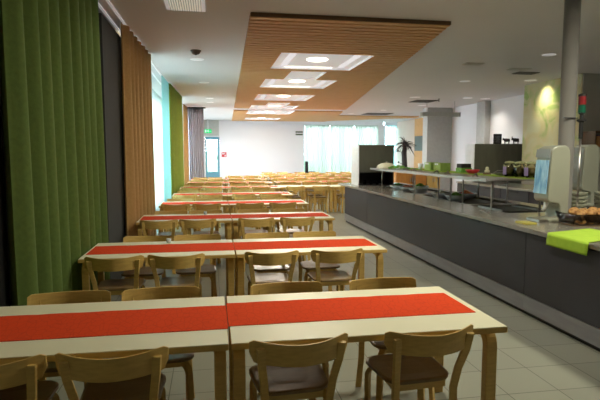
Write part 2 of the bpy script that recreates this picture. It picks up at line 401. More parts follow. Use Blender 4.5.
# ---- coffer lamps ----
LP = [(2.01, 9.75), (2.12, 12.75), (2.25, 16.1), (2.38, 19.5), (2.46, 22.4), (2.55, 26.3)]
CN = ['nearest', 'second nearest', 'third nearest', 'fourth', 'second farthest', 'farthest']
for ci, (rs, (lx, ly)) in enumerate(zip(COFF, LP)):
    lx *= KS; ly *= KS
    t = thing('square_ceiling_light', 'recessed white square ceiling light with round bright disc, %s in the wooden ceiling' % CN[ci], 'ceiling light', (lx, ly, 3.37), 0, 'square lights in the wooden ceiling')
    tr = B(); fr = B()
    for (x0, x1, y0, y1) in rs:
        bx(tr, x0 + .004, x1 - .004, y0 + .004, y1 - .004, 3.3885, 3.398)
        bx(fr, x0 + .004, x0 + .02, y0 + .004, y1 - .004, 3.35, 3.388); bx(fr, x1 - .02, x1 - .004, y0 + .004, y1 - .004, 3.35, 3.388)
        bx(fr, x0 + .02, x1 - .02, y0 + .004, y0 + .02, 3.35, 3.388); bx(fr, x0 + .02, x1 - .02, y1 - .02, y1 - .004, 3.35, 3.388)
    reparent(obj('tray', tr, 'whited'), t); reparent(obj('frame', fr, 'whited'), t)
    x0, x1, y0, y1 = rs[-1]
    d = B(); lathe(d, [(0, -.02), (.12, -.018), (.19, -.008), (.2, .0)], 24, (lx, ly, 3.385)); reparent(obj('lamp_disc', d, 'disc', smooth=True), t)
    if ci < 2:
        l = B(); n = 17
        for k in range(n):
            xx = x0 + .30 + (x1 - x0 - .40) * k / (n - 1); bx(l, xx - .016, xx + .016, y0 + .05, y0 + .075, 3.372, 3.385)
        for k in range(n):
            xx = x0 + .30 + (x1 - x0 - .72) * k / (n - 1); bx(l, xx - .016, xx + .016, y1 - .12, y1 - .09, 3.372, 3.385)
        reparent(obj('led_row', l, 'led'), t)
    for sx in (x0 + .18, x1 - .30):
        l = B(); bx(l, sx, sx + .12, y0 + .14, y1 - .14, 3.374, 3.386); reparent(obj('side_tube', l, 'ledside'), t)
    lamp('coffer_light', 'AREA', (lx, ly, 3.34), COFFER_W * (1, 1.5, 2.6, 3.4, 3.0, 1.6)[ci], (1, .90, .74), .4)

# ---- downlights in the white ceiling ----
def downlight(x, y, label, e=DOWN_W, r=.09, lit=True):
    t = thing('ceiling_downlight', label, 'ceiling light', (x, y, ZC - .012), 0, 'small round lights in the white ceiling')
    b = B(); lathe(b, [(r * .85, .0), (r * 1.25, .0), (r * 1.3, .008), (r * .85, .010)], 20); obj('trim_ring', b, 'whited', t)
    b = B(); lathe(b, [(0, .003), (r * .84, .003), (r * .84, .010)], 20); obj('lens', b, 'down', t)
    if lit: lamp('downlight_light', 'SPOT', (x, y, ZC - .03), e, (1, .92, .76), .06, spot=2.2, blend=.8)
downlight(5.95, 8.47, 'round downlight just left of the steel pole, nearest on the right side', 70, .09)
downlight(6.13, 11.9, 'round downlight in the white ceiling beside the small flat vent', 60, .10)
downlight(6.34, 15.55, 'round downlight above the long counter, left of the dark vent strip', 60, .13)
downlight(8.1, 15.51, 'round downlight left of the painted panel, left one of the pair', 60, .12)
downlight(8.75, 15.6, 'round downlight near the white wall, right one of the pair', 60, .12)
downlight(7.7, 18.2, 'round downlight in front of the hanging grey rail', 40, .12)
downlight(7.62, 11.5, 'bright spot washing the top of the painted panel', 10, .11)
lamp('mural_wash', 'SPOT', (7.74, 11.5, 3.375), 60, (1, .93, .55), .05, rot=(0, math.radians(-35), 0), spot=1.5, blend=.9)
for (x, y, w) in ((-.23, 9.98, 'beside the smoke detector near the ochre curtain'), (-.14, 13.2, 'over the fifth table row near the windows'), (-.02, 17.0, 'near the windows, in front of the farthest small one'), (0.0, 18.3, 'near the windows, farthest of the small ones')):
    downlight(x, y, 'small dim ceiling spot ' + w, 8, .10)
downlight(7.0, 20.5, 'tiny downlight beyond the dark ceiling vent, far right', 140, .10)
downlight(6.2, 22.6, 'tiny downlight beside the far round vent', 140, .10)

t = thing('smoke_detector', 'small grey smoke detector on the white ceiling near the ochre curtain', 'smoke detector', (-.23, 9.15, ZC - .002))
b = B(); lathe(b, [(0, -.07), (.05, -.065), (.07, -.045), (.075, -.02), (.09, -.018), (.09, 0)], 20); obj('housing', b, 'vent', t, smooth=True)
b = B(); lathe(b, [(0, -.078), (.02, -.076), (.02, -.07)], 12); obj('sensor_tip', b, 'black', t)
def vent(x, y, w, d, label, m='vent'):
    t = thing('ceiling_vent', label, 'vent', (x, y, ZC - .002))
    b = B(); bx(b, -w / 2, w / 2, -d / 2, d / 2, -.012, 0); obj('vent_plate', b, m, t)
    b = B()
    n = 6
    for k in range(n): yy_ = -d / 2 + d * (k + .5) / n; bx(b, -w / 2 + .02, w / 2 - .02, yy_ - .01, yy_ + .01, -.020, -.0125)
    obj('louvres', b, m, t)
vent(6.8, 10.45, .50, .28, 'dark square air vent in the white ceiling before the painted panel')
vent(6.35, 10.0, .45, .22, 'pale square ceiling vent left of the dark one', 'ventl')
vent(5.08, 9.55, .38, .2, 'small flat grey vent in the white ceiling between wood and pole', 'ventl')
vent(7.1, 16.7, .75, .8, 'dark vent in the ceiling above the counter, beyond the downlights')
vent(7.39, 22.5, 1.2, 1.0, 'far flat vent in the ceiling near the end of the wood')
t = thing('sprinkler_head', 'tiny dark sprinkler hanging from the ceiling near the grey rail', 'sprinkler', (7.3, 15.9, ZC - .002))
b = B(); lathe(b, [(.03, 0), (.03, -.01), (.012, -.015), (.012, -.07), (0, -.075)], 10); obj('stem', b, 'vent', t)
b = B(); lathe(b, [(.035, -.08), (.035, -.085)], 10); obj('deflector', b, 'vent', t)

# top-left luminaire
t = thing('flat_ceiling_luminaire', 'flat rectangular ceiling lamp with ribbed silver louvre at the top left', 'ceiling light', (-.27, 6.2, ZC - .002))
b = B(); bx(b, -.23, .23, -.75, .42, -.012, 0); obj('frame', b, 'whited', t)
b = B()
for k in range(14): xx = -.18 + .36 * k / 13; bx(b, xx - .004, xx + .004, -.72, .38, -.03, -.0125)
obj('louvre', b, 'steel', t)
b = B(); bx(b, -.19, .19, -.72, .38, -.0125, -.0121); obj('diffuser', b, mat('luminaire_diffuser', (.7, .68, .62), .5, emit=(1, .93, .8), estr=.35), t)
lamp('luminaire_light', 'AREA', (-.27, 6.0, ZC - .05), 6, (1, .93, .8), .4)
# unseen lamps added above the frame to light the near end, with added fixtures
for k, (x, y, w) in enumerate(((4.35, 3.4, 1.0), (1.6, 4.2, .55))):
    lamp('added_near_light', 'AREA', (x, y, ZC - .05), NEAR_W * w, (1, .95, .74), .35)
    t = thing('flat_ceiling_luminaire', 'added unseen square ceiling lamp overhead, %s' % ('above the serving counter' if k == 0 else 'above the first table rows'), 'ceiling light', (x, y, ZC - .002))
    b = B(); bx(b, -.24, .24, -.24, .24, -.012, 0); obj('frame', b, 'whited', t)
    b = B(); bx(b, -.20, .20, -.20, .20, -.016, -.0122); obj('diffuser', b, 'down', t)

# hanging grey rail at the right
t = thing('hanging_rail', 'grey hanging rail box with dark end, in front of the grey pillar', 'rail', (8.0, 16.6, 2.95))
b = B(); bx(b, -1.0, .35, -.1, .1, -.07, .07); obj('rail_body', b, mat('rail_grey', (.42, .42, .38), .5), t, bevel=.01)
b = B(); bx(b, .351, .37, -.1, .1, -.07, .07); obj('end_cap', b, 'black', t)
for xx in (-.8, .2):
    b = B(); tube(b, [(xx, 0, .07), (xx, 0, ZC - 2.95)], .01, 6); obj('hanger', b, 'steel', t)

# ======================= CURTAINS =======================
def curtain(name, p0, p1, z0, z1, nf, amp, m, label, cat='curtain', group=None, flare=1.0, smooth=True):
    p0 = Vector(p0); p1 = Vector(p1); L = (p1 - p0).length; d = (p1 - p0) / L; nrm = Vector((-d.y, d.x))
    n = nf * 12; bm = B(); rows = []
    base = Vector(((p0.x + p1.x) / 2, (p0.y + p1.y) / 2))
    ph = [random.uniform(-.5, .5) for _ in range(nf + 2)]; am = [random.uniform(.7, 1.25) for _ in range(nf + 2)]
    nz = 8
    for layer in (0, 1):
        for k in range(nz + 1):
            v = k / nz; row = []
            for i in range(n + 1):
                u = i / n; ff = u * nf; j = int(ff); fr = ff - j
                a_ = am[j] * (1 - fr) + am[j + 1] * fr; p_ = ph[j] * (1 - fr) + ph[j + 1] * fr
                s = math.sin(2 * PI * ff + p_ * (1 - .5 * v)); s = math.copysign(abs(s) ** .75, s)
                off = amp * a_ * (1 - .35 * v) * s * flare + (.006 if layer else 0)
                q = p0 + d * (u * L) + nrm * off
                row.append(bm.verts.new((q.x - base.x, q.y - base.y, z0 + (z1 - z0) * v)))
            rows.append(row)
    def face(r0, r1):
        for i in range(n): bm.faces.new((r0[i], r0[i + 1], r1[i + 1], r1[i]))
    for k in range(nz): face(rows[k], rows[k + 1]); face(rows[nz + 1 + k], rows[nz + 2 + k])
    face(rows[0], rows[nz + 1]); face(rows[nz], rows[2 * nz + 1])
    for k in range(nz):
        for e in (0, -1):
            bm.faces.new((rows[k][e], rows[k + 1][e], rows[nz + 2 + k][e], rows[nz + 1 + k][e]))
    o = obj(name, bm, m, smooth=smooth); o.location = (base.x, base.y, 0)
    return tag(o, label, cat, group)
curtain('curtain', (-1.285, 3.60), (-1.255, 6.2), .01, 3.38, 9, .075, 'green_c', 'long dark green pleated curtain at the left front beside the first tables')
curtain('curtain', (-1.12, 7.28), (-1.045, 9.6), .01, 3.38, 7, .062, 'orange_c', 'wide ochre pleated curtain beside the dark grey wall column')
curtain('sheer_curtain', (-1.04, 11.9), (-1.01, 13.2), .01, 3.36, 12, .02, 'sheer', 'pale cyan see-through curtain against the bright window')
curtain('curtain', (-.99, 13.3), (-.88, 16.5), .01, 3.38, 13, .05, 'green_c_lit', 'lit-toned green pleated curtain beyond the pale sheer one')
curtain('curtain', (-.93, 19.0), (-.89, 20.2), .01, 3.38, 5, .05, 'orange_c', 'narrow ochre curtain beside the lilac grey folding curtain')
curtain('folding_curtain', (-.88, 20.5), (-.26, 20.5), .01, 3.36, 8, .04, 'grey_c', 'lilac grey folding curtain hanging from a black track', 'curtain')
b = B(); bx(b, -.95, -.18, 20.38, 20.62, ZC - .038, ZC - .004); o = tag(obj('folding_curtain_track', b, 'black'), 'short black track holding the lilac grey folding curtain', 'track')
for k, xx in enumerate((-1.16, -1.34)):
    b = B(); sweep(b, [(xx + (0.05 if k else 0), 3.7, ZC - .011), (xx + .16, 20.0, ZC - .011)], (1, 0, 0), .03, .02)
    tag(obj('curtain_track', b, 'whited'), 'long white curtain track on the ceiling, %s' % ('nearer the windows' if k else 'carrying the coloured curtains'), 'track')
curtain('sheer_curtain', (-1.42, 9.0), (-1.30, 20.3), .02, 3.2, 40, .025, 'sheer2', 'long white see-through curtain in front of the left window band')
# end window sheers
xs = [5.15, 6.6, 8.0, 9.45]
for i in range(3):
    curtain('sheer_curtain', (xs[i] + .01, YE - .12), (xs[i + 1] - .03, YE - .12), .02, 3.2, 9, .04, 'sheer3', 'white see-through curtain on the end window, %s' % ['left one beside the white wall', 'middle one', 'right one'][i], group='sheer curtains on the end window')
curtain('sheer_curtain', (9.9, YE - .12), (10.5, YE - .12), .02, 3.2, 4, .03, 'sheer', 'narrow pale curtain on the small end window by the beige wall')
# outside
b = B()
for k in range(26): blob(b, (-3 + k * .75, 38 + random.uniform(-.5, .5), .5 + random.uniform(0, .5)), random.uniform(.9, 1.3), 2, jit=.12)
o = tag(obj('garden_hedge', b, 'plantg'), 'blurred green hedge outside the end window and glass door', 'hedge'); o['kind'] = 'stuff'
b = B(); bx(b, -40, 40, YE + .3, 60, -.3, -.13); bx(b, -40, -2.0, -10, YE + .3, -.3, -.13); struct('ground', b, 'ground')

# ======================= TABLES =======================
def make_table(L, D):
    t = thing('dining_table', '', 'table')
    H = .72; th = .034
    b = B(); bx(b, 0, L, 0, D, H - th, H - .004)
    obj('edge_band', b, 'birch', t, bevel=.003)
    b = B(); bx(b, .003, L - .003, .003, D - .003, H - .0038, H); obj('tabletop', b, 'laminate', t)
    for sx in (0, 1):
        for sy in (0, 1):
            x = .042 if sx == 0 else L - .042; y = .10 if sy == 0 else D - .10; s = 1 if sy == 0 else -1
            R = .08; pts = [(x, y, 0), (x, y, .3), (x, y, H - th - .028 - R)]
            for k in range(1, 7):
                a = k * PI / 12; pts.append((x, y + s * R * (1 - math.cos(a)), H - th - .028 - R + R * math.sin(a)))
            pts.append((x, y + s * (R + .12), H - th - .028))
            b = B(); sweep(b, pts, (1, 0, 0), .062, .052); obj('leg', b, 'birch', t, bevel=.004)
    return t
TL, TD = 1.47, .84
proto_t = make_table(TL, TD)
used_t = [False]
def table(x, y, label, group='white-topped birch tables in rows', sc=1):
    if not used_t[0]:
        used_t[0] = True; proto_t.location = (x, y, 0); proto_t['label'] = label; proto_t['group'] = group; proto_t.scale.y = 1.03; return proto_t
    t = dup(proto_t, (x, y, 0), 0, label, group); t.scale.x = sc; t.scale.y = 1.03 if y < 3 else 1; return t
def runner(x0, x1, y0, y1, label, skew=0, wav=.002):
    bm = B(); n = 24; cx, cy = (x0 + x1) / 2, (y0 + y1) / 2; rows = []
    for top in (0, 1):
        for vy in (0, 1):
            row = []
            for i in range(n + 1):
                u = i / n; x = x0 + (x1 - x0) * u; y = (y0, y1)[vy] + skew * u
                z = .7206 + (.0012 if top else 0) + abs(math.sin(u * 17 + vy * 2)) * wav * (1 if top else 0)
                row.append(bm.verts.new((x - cx, y - cy, z)))
            rows.append(row)
    def fc(a, c):
        for i in range(n): bm.faces.new((a[i], a[i + 1], c[i + 1], c[i]))
    fc(rows[0], rows[1]); fc(rows[2], rows[3]); fc(rows[0], rows[2]); fc(rows[1], rows[3])
    for e in (0, -1): bm.faces.new((rows[0][e], rows[1][e], rows[3][e], rows[2][e]))
    o = obj('table_runner', bm, 'runner'); o.location = (cx, cy, 0)
    return tag(o, label, 'table runner', 'red paper runners on the tables')

# ======================= CHAIRS =======================
def make_chair():
    t = thing('dining_chair', '', 'chair', group='birch dining chairs')
    # seat: rounded square, slightly dished, faces +Y
    b = B(); o_ = [];
    pts = rrect(.40, .38, .09, 6)
    pts = [(x * (1 + .06 * (y / .19)), y) for x, y in pts]
    n = len(pts)
    rr = [(1.0, .430), (1.0, .446), (.93, .450), (.5, .444)]
    rings = [[b.verts.new((x * s, y * s, z)) for x, y in pts] for s, z in rr]
    for a, c in zip(rings, rings[1:]):
        for i in range(n): b.faces.new((a[i], a[(i + 1) % n], c[(i + 1) % n], c[i]))
    b.faces.new(rings[0][::-1]); b.faces.new(rings[-1])
    obj('seat', b, 'birch_h', t, bevel=.002)
    b = B(); bx(b, -.15, .15, -.165, -.15, .385, .429); bx(b, -.15, .15, .13, .145, .385, .429); bx(b, -.15, -.135, -.15, .13, .385, .429); bx(b, .135, .15, -.15, .13, .385, .429)
    obj('apron', b, 'birch', t)
    # backrest: curved band, centre further back (-Y), ends forward and up a little
    b = B(); N = 24; W2 = .256; rows = []
    for i in range(N + 1):
        u = -1 + 2 * i / N; x = W2 * u * (1 - .02 * u * u)
        y = -.345 + .098 * abs(u) ** 1.8
        au = abs(u); k = 0
        if au > .86: k = (au - .86) / .14
        rnd = .030 * (1 - math.sqrt(max(0, 1 - k * k)))
        zt = .752 + .016 * u * u - rnd * .55; zb = .640 + .008 * u * u + rnd * 1.6
        th_ = .010; lean = -.012
        rows.append([b.verts.new((x, y - lean * 0 + th_ / 2, zb)), b.verts.new((x, y - th_ / 2, zb)), b.verts.new((x, y - th_ / 2 + lean, zt)), b.verts.new((x, y + th_ / 2 + lean, zt))])
    for a, c in zip(rows, rows[1:]):
        for i in range(4): b.faces.new((a[i], a[(i + 1) % 4], c[(i + 1) % 4], c[i]))
    b.faces.new(rows[0][::-1]); b.faces.new(rows[-1])
    obj('backrest', b, 'birch', t, smooth=False, bevel=.002)
    for s in (-1, 1):
        # rear leg continues up as a back post behind the band
        pts = [(s * .185, -.235, 0), (s * .172, -.215, .22), (s * .168, -.215, .40), (s * .178, -.243, .52), (s * .195, -.288, .64), (s * .203, -.308, .732)]
        b = B(); sweep(b, pts, (1, .25 * s * -1, 0), .040, .022)
        obj('rear_leg', b, 'birch', t, bevel=.003)
        R = .07; x, y = s * .175, .165; dx, dy = -s * .7071, -.7071
        pts = [(x + s * .012, y + .01, 0), (x, y, .2), (x, y, .408 - R)]
        for k in range(1, 7):
            a = k * PI / 12; pts.append((x + dx * R * (1 - math.cos(a)), y + dy * R * (1 - math.cos(a)), .408 - R + R * math.sin(a)))
        pts.append((x + dx * (R + .03), y + dy * (R + .03), .408))
        b = B(); sweep(b, pts, (dy, -dx, 0), .040, .026); obj('front_leg', b, 'birch', t, bevel=.003)
    return t
proto_c = make_chair(); used_c = [False]
def chair(x, y, rz, label):
    if not used_c[0]:
        used_c[0] = True; proto_c.location = (x, y, 0); proto_c.rotation_euler = (0, 0, rz); proto_c['label'] = label; return
    dup(proto_c, (x, y, 0), rz, label)

# rows: (y front, x left edge of left table, gap x, x chair centres near, far)
ROWS = [
    (2.50, -1.37, .078, (-1.01, -.465, .395, 1.09), (-.90, -.33, .505, 1.205)),
    (4.77, -1.18, .215, (-.84, -.32, .50, 1.15), (-.70, -.17, .63, 1.14)),
    (7.22, -1.02, .28, (-.72, -.22, .60, 1.18), (-.62, -.10, .66, 1.22)),
    (9.38, -.93, .31, (-.62, -.12, .68, 1.28), (-.60, -.08, .70, 1.25)),
    (11.45, -.86, .34, (-.60, -.08, .70, 1.28), (-.56, -.05, .72, 1.26)),
    (13.75, -.83, .37, (-.52, .02, .75, 1.30), (-.55, -.02, .78, 1.30)),
    (16.0, -.76, .42, (-.45, .08, .80, 1.38), (-.47, .05, .80, 1.35)),
    (18.2, -.72, .50, (-.35, .15, .86, 1.45), (-.38, .12, .88, 1.42)),
]
posw = ['leftmost', 'second from left', 'third from left', 'rightmost']
for ri, (yf, xl_, xg, nc, fc_) in enumerate(ROWS):
    o = ORD[ri]
    xa = xg - .006 - TL if ri == 0 else xl_
    sc = (xg - .006 - xa) / TL
    tw = ['nearest', 'second', 'third', 'fourth', 'fifth', 'sixth', 'seventh', 'eighth'][ri]
    table(xa, yf, 'cream-topped birch table on the curtain side of the %s row' % tw, sc=sc)
    table(xg + .006, yf, 'cream-topped birch table on the counter side of the %s row' % tw, sc=1.018 if ri == 0 else 1)
    r0, r1 = yf + .20, yf + .63
    sk = .0
    runner(xa + (.02 if ri else .03), xg - .002, r0 + (.0 if ri else .02), r1 + (.0 if ri else .02), 'red paper runner on the curtain-side table of the %s row' % tw)
    runner(xg + .002, xg + TL - (.035 if ri else .015), r0 + (.0 if ri else .06), r1 + (.0 if ri else .06), 'red paper runner on the counter-side table of the %s row' % tw)
    nc = list(nc); fc_ = list(fc_)
    for c_ in (nc, fc_):
        for e in (0, 2):
            if c_[e + 1] - c_[e] < .535: mid = (c_[e] + c_[e + 1]) / 2; c_[e] = mid - .2675; c_[e + 1] = mid + .2675
    for c_ in (nc, fc_):
        c_[2] = max(c_[2], xg + .325); c_[3] = max(c_[3], c_[2] + .53); c_[0] = max(c_[0], xa + .305); c_[1] = max(c_[1], c_[0] + .53)
    for k in range(4):
        dy = (.0, .02, .035, .05)[k] if ri == 0 else 0; dr = (.03, 0, .05, .06)[k] if ri == 0 else 0
        chair(nc[k], yf + .158 + dy + random.uniform(-.01, .01), random.uniform(-.05, .05) * (.3 if ri == 0 else .7) + dr, 'birch chair on the near side of the %s table row, %s' % (tw, posw[k]))
        chair(fc_[k], yf + TD - .158 + (.012 if ri == 0 else 0) + random.uniform(-.01, .015), PI + random.uniform(-.05, .05), 'birch chair on the far side of the %s table row, %s' % (tw, posw[k]))
# wide block beyond the counter end
RR = [(13.9, 2), (16.1, 2), (18.3, 3), (20.5, 3), (22.7, 4)]
for ri, (yf, nt_) in enumerate(RR):
    tw = ['nearest', 'second', 'third', 'fourth', 'farthest'][ri]
    for k in range(nt_):
        x0 = (1.98 if ri else 1.87) + k * (TL + .03) + ri * .05
        kw = ['left end', 'second', 'third', 'right end'][k] if nt_ > 2 else ['left', 'right'][k]
        table(x0, yf, 'birch table in the %s row beyond the counter end, %s one' % (tw, kw), 'birch tables beyond the counter')
        if ri > 0: runner(x0 + .02, x0 + TL - .02, yf + .20, yf + .62, 'pinkish red runner on the %s table, %s row beyond the counter' % (kw, tw))
        for q, xx in enumerate((.36, 1.06)):
            sd = ['left', 'right'][q]
            chair(x0 + xx - 0, yf + .12 if ri else yf + .05, random.uniform(-.06, .06), 'birch chair, near side, %s seat at the %s table in %s row past counter' % (sd, kw, tw))
            chair(x0 + xx, yf + TD - .158, PI + random.uniform(-.06, .06), 'birch chair, far side, %s seat at the %s table in %s row past counter' % (sd, kw, tw))
# left back rows
for ri, yf in enumerate((20.5,)):
    table(.55, yf, 'farthest cream-topped birch table in front of the white end wall')
    runner(.57, 1.95, yf + .2, yf + .62, 'faded red runner on the table nearest the white end wall')
    for q, xx in enumerate((.9, 1.6)):
        chair(xx, yf + .158, 0, 'birch chair at the table nearest the white end wall, near side, %s' % ['left', 'right'][q])
# small table items
def candle(x, y, label):
    t = thing('tea_light_glass', label, 'candle glass', (x, y, .7235), 0, 'small glasses on the tables')
    b = B(); lathe(b, [(.018, 0), (.022, .002), (.026, .045), (.024, .045), (.02, .006), (0, .005)], 14); obj('glass_cup', b, mat('tealight_glass', (.62, .72, .78), .15), t, smooth=True)
    b = B(); lathe(b, [(0, .0065), (.017, .0065), (.017, .02), (0, .022)], 12); obj('wax', b, 'white', t)
candle(-.45, 4.77 + .72, 'small pale glass on the back edge of the second row left table')
candle(-.10, 7.22 + .72, 'small pale glass on the third row left table')
candle(1.30, 20.5 + .35, 'small glass on the table nearest the white end wall')

# ======================= COUNTER =======================
CX0, CX1, CY0, CY1 = 3.12, 4.75, 1.6, 12.55
def counter_unit(y0, y1, label):
    t = thing('counter_base_unit', label, 'counter cabinet', (3.16, (y0 + y1) / 2, 0), 0, 'dark grey base units of the serving counter')
    h = (y1 - y0) / 2 - .004
    b = B(); bx(b, .022, 1.5, -h, h, .14, .86); obj('carcass', b, 'dark', t)
    b = B(); bx(b, 0, .0215, -h, h, .205, .845); obj('front_panel', b, 'dark', t, bevel=.003)
    b = B(); bx(b, -.004, .0215, -h - .003, h + .003, .045, .200); obj('kick_plate', b, 'plinth', t)
    b = B(); bx(b, .03, 1.48, -h, h, 0, .139); obj('plinth_shadow_gap', b, 'black', t)  # black box painted as the shadow gap below the kick plate
    return t
uy = [1.6, 4.74, 10.2, 12.0]
un = ['nearest the viewer', 'the long middle one', 'at the far end by the tables']
for i in range(3): counter_unit(uy[i], uy[i + 1], 'dark grey serving counter unit with steel kick plate, ' + un[i])
# finger-pull slots
for i, (yy_) in enumerate((10.95, 10.3, 9.65, 9.0, 8.05, 7.35, 6.5, 5.75)):
    b = B(); bx(b, 3.150, 3.159, yy_ - .09, yy_ + .09, .832, .858)
    tag(obj('counter_catch', b, 'black'), 'black recessed catch under the worktop, number %d counted from the far end' % (i + 1), 'catch', 'black catches under the worktop')
t = thing('worktop', 'long continuous steel worktop of the serving counter with sunken wells', 'worktop', (0, 0, 0))
# worktop with wells (openings)
wells = [(3.75, 4.55, 9.2, 10.9), (3.75, 4.55, 7.1, 8.8), (3.70, 4.5, 5.95, 6.95)]
b = B(); z0, z1 = .862, .90; ex = CX0 + .02
prevy = CY0
for (x0, x1, y0, y1) in sorted(wells, key=lambda w: w[2]):
    bx(b, ex, CX1, prevy, y0, z0, z1); bx(b, ex, x0, y0, y1, z0, z1); bx(b, x1, CX1, y0, y1, z0, z1); prevy = y1
bx(b, ex, CX1, prevy, CY1 - .02, z0, z1)
obj('slab', b, 'steeltop', t)
b = B(); bx(b, CX0, CX0 + .0195, CY0, CY1 - .02, z0, z1); bx(b, CX0, CX1, CY1 - .0195, CY1, z0, z1); obj('front_edge', b, 'steel', t, bevel=.004)
for (x0, x1, y0, y1) in wells:
    b = B(); bx(b, x0 + .004, x1 - .004, y0 + .004, y1 - .004, .8605, .866); obj('well', b, 'steel' if y0 > 9 else 'black', t)

# sneeze guard: two shelves on posts, lime cloth along the top
GZ = 1.315
def guard(y0, y1, posts, label):
    t = thing('sneeze_guard', label, 'sneeze guard', (3.7, (y0 + y1) / 2, .90), 0, 'sneeze guards over the food wells'); cy = (y0 + y1) / 2
    b = B(); bx(b, -.18, .92, y0 - cy, y1 - cy, GZ - .90 - .022, GZ - .90); obj('shelf', b, 'steel', t, bevel=.003)
    b = B(); bx(b, -.20, -.185, y0 - cy, y1 - cy, GZ - .9 - .03, GZ - .9 + .012); obj('front_rail', b, 'steel', t)
    for py in posts:
        for xx in (0, .72):
            b = B(); tube(b, [(xx, py - cy, .0005), (xx, py - cy, GZ - .90 - .0225)], .012, 8); obj('post', b, 'steel', t, smooth=True)
guard(6.15, 11.1, (10.85, 9.0, 8.0, 7.55, 7.15, 6.35), 'long steel and glass food guard shelf on thin posts over the counter')
b = B(); bx(b, 4.08, 4.45, 6.2, 11.05, GZ + .0005, GZ + .006)
tag(obj('shelf_cloth', b, 'lime'), 'long lime green cloth along the top of the food guard shelf', 'cloth')

# food in wells
def rnd_heap(x, y, z, rx, ry, n, r, m, name, label, cat):
    b = B()
    for _ in range(n):
        a = random.uniform(0, 2 * PI); q = math.sqrt(random.random())
        blob(b, (math.cos(a) * q * rx, math.sin(a) * q * ry, r * .8 + (1 - q) * r * 1.8), r * random.uniform(.7, 1.2), 1, (1.3, 1, .7), .2)
    o = obj(name, b, m, smooth=False); o.location = (x, y, z); tag(o, label, cat); o['kind'] = 'stuff'; return o
def bowl(x, y, z, r, h, m, label, group=None, name='food_bowl'):
    b = B(); lathe(b, [(r * .5, 0), (r * .6, .004), (r * .9, h * .6), (r, h), (r * .96, h), (r * .86, h * .6), (r * .55, .012), (0, .01)], 24)
    o = obj(name, b, m, smooth=True); o.location = (x, y, z); return tag(o, label, 'bowl', group)
for i, (x, y, fm, nm, lb) in enumerate((
    (3.98, 10.6, 'leaf', 'salad_leaves', 'heap of green salad leaves at the far end of the counter'),
    (4.00, 10.1, 'tomato', 'chopped_tomato', 'heap of chopped red tomato in the counter well'),
    (4.02, 9.6, 'cream', 'pasta_salad', 'pale heap of pasta salad in the counter well'),
    (4.35, 10.3, 'leaf', 'cucumber_slices', 'green heap of cucumber beside the tomato'),
    (3.98, 8.45, 'cream', 'potato_salad', 'pale heap of salad in the middle counter well'),
    (4.00, 7.95, 'leaf', 'green_beans', 'dark green heap in the middle counter well'),
    (4.35, 8.3, 'tomato', 'grated_carrot', 'orange heap behind the pale salad'))):
    bowl(x, y, .867, .19, .10, 'white', 'white bowl holding the ' + lb.replace('heap of ', '').replace('pale ', 'pale '), 'white bowls in the wells')
    rnd_heap(x, y, .905, .11, .11, 26, .035, fm, nm, lb, 'food')
# yellow jelly tray and items in front well
t = thing('black_food_tray', 'black tray in the front well left of the grey drink dispenser', 'tray', (4.0, 6.45, .867))
b = B(); bx(b, -.25, .25, -.3, .3, 0, .03); obj('tray_base', b, 'black', t)
b = B(); bx(b, -.27, -.251, -.3, .3, 0, .05); bx(b, .251, .27, -.3, .3, 0, .05); obj('rim', b, 'steel', t)
b = B(); sweep(b, [(3.42, 5.9, .905), (3.52, 6.3, .905)], (1, -.5, 0), .03, .006); tag(obj('serving_tongs', b, 'steel'), 'steel serving tongs lying beside the front well', 'tongs')
b = B(); prism(b, rrect(.16, .2, .03), lambda u, v, w: (u, v, w), 0, .012); o = tag(obj('yellow_mat', b, 'food_y'), 'small yellowish mat on the worktop left of the drink dispenser', 'mat'); o.location = (3.36, 5.05, .901)

# ---- things on the guard shelf ----
SZ = GZ + .007
def rbox(name, x, y, z, sx, sy, sz, m, label, cat, group=None, bevel=.006):
    b = B(); bx(b, -sx / 2, sx / 2, -sy / 2, sy / 2, 0, sz); o = obj(name, b, m, bevel=bevel); o.location = (x, y, z); return tag(o, label, cat, group)
# white dome
t = thing('serving_dome', 'white rounded dome cover at the far end of the guard shelf', 'cover', (3.80, 10.86, GZ + .001))
b = B(); lathe(b, [(.22, 0), (.22, .02), (.19, .07), (.12, .11), (.04, .125), (0, .127)], 24); obj('dome', b, 'cream', t, smooth=True)
b = B(); lathe(b, [(.012, .128), (.022, .14), (.012, .155), (0, .156)], 12); obj('knob', b, 'steel', t, smooth=True)
rnd_heap(3.86, 10.25, GZ + .004, .18, .32, 36, .03, 'leaf', 'leafy_garnish', 'dark green leafy garnish beside the white dome on the shelf', 'leaves')
b = B(); lathe(b, [(.045, 0), (.055, .12), (.052, .12), (.043, .005), (0, .004)], 18); o = obj('white_cup', b, 'white', smooth=True); o.location = (4.22, 9.98, SZ); tag(o, 'white cup on the guard shelf left of the green boxes', 'cup')
for k, yy_ in enumerate((9.55, 9.12)):
    t = thing('green_box', 'olive green box with white marks on the guard shelf, %s of two' % ['left', 'right'][k], 'box', (4.28, yy_, SZ), 0, 'olive green boxes on the guard shelf')
    b = B(); bx(b, -.1, .1, -.15, .15, 0, .15); obj('box_body', b, 'greenbox', t, bevel=.006)
    b = B(); bx(b, -.108, -.1005, -.05, .0, .11, .14); bx(b, -.108, -.1005, .03, .08, .11, .14); obj('white_mark', b, 'white', t)
rbox('green_crate', 4.3, 8.3, SZ, .2, .2, .08, 'leaf', 'green crate under a black box, left of the red bowl', 'crate')
rbox('black_box', 4.3, 8.3, SZ + .081, .18, .18, .07, 'black', 'black box on top of the green crate on the guard shelf', 'box')
bowl(4.22, 7.85, SZ, .115, .065, 'red', 'red dish on the lime cloth in front of the white panel', name='red_dish')
t = thing('small_figurine', 'small beige figurine on a brown base beside the red dish', 'figurine', (4.28, 7.5, SZ))
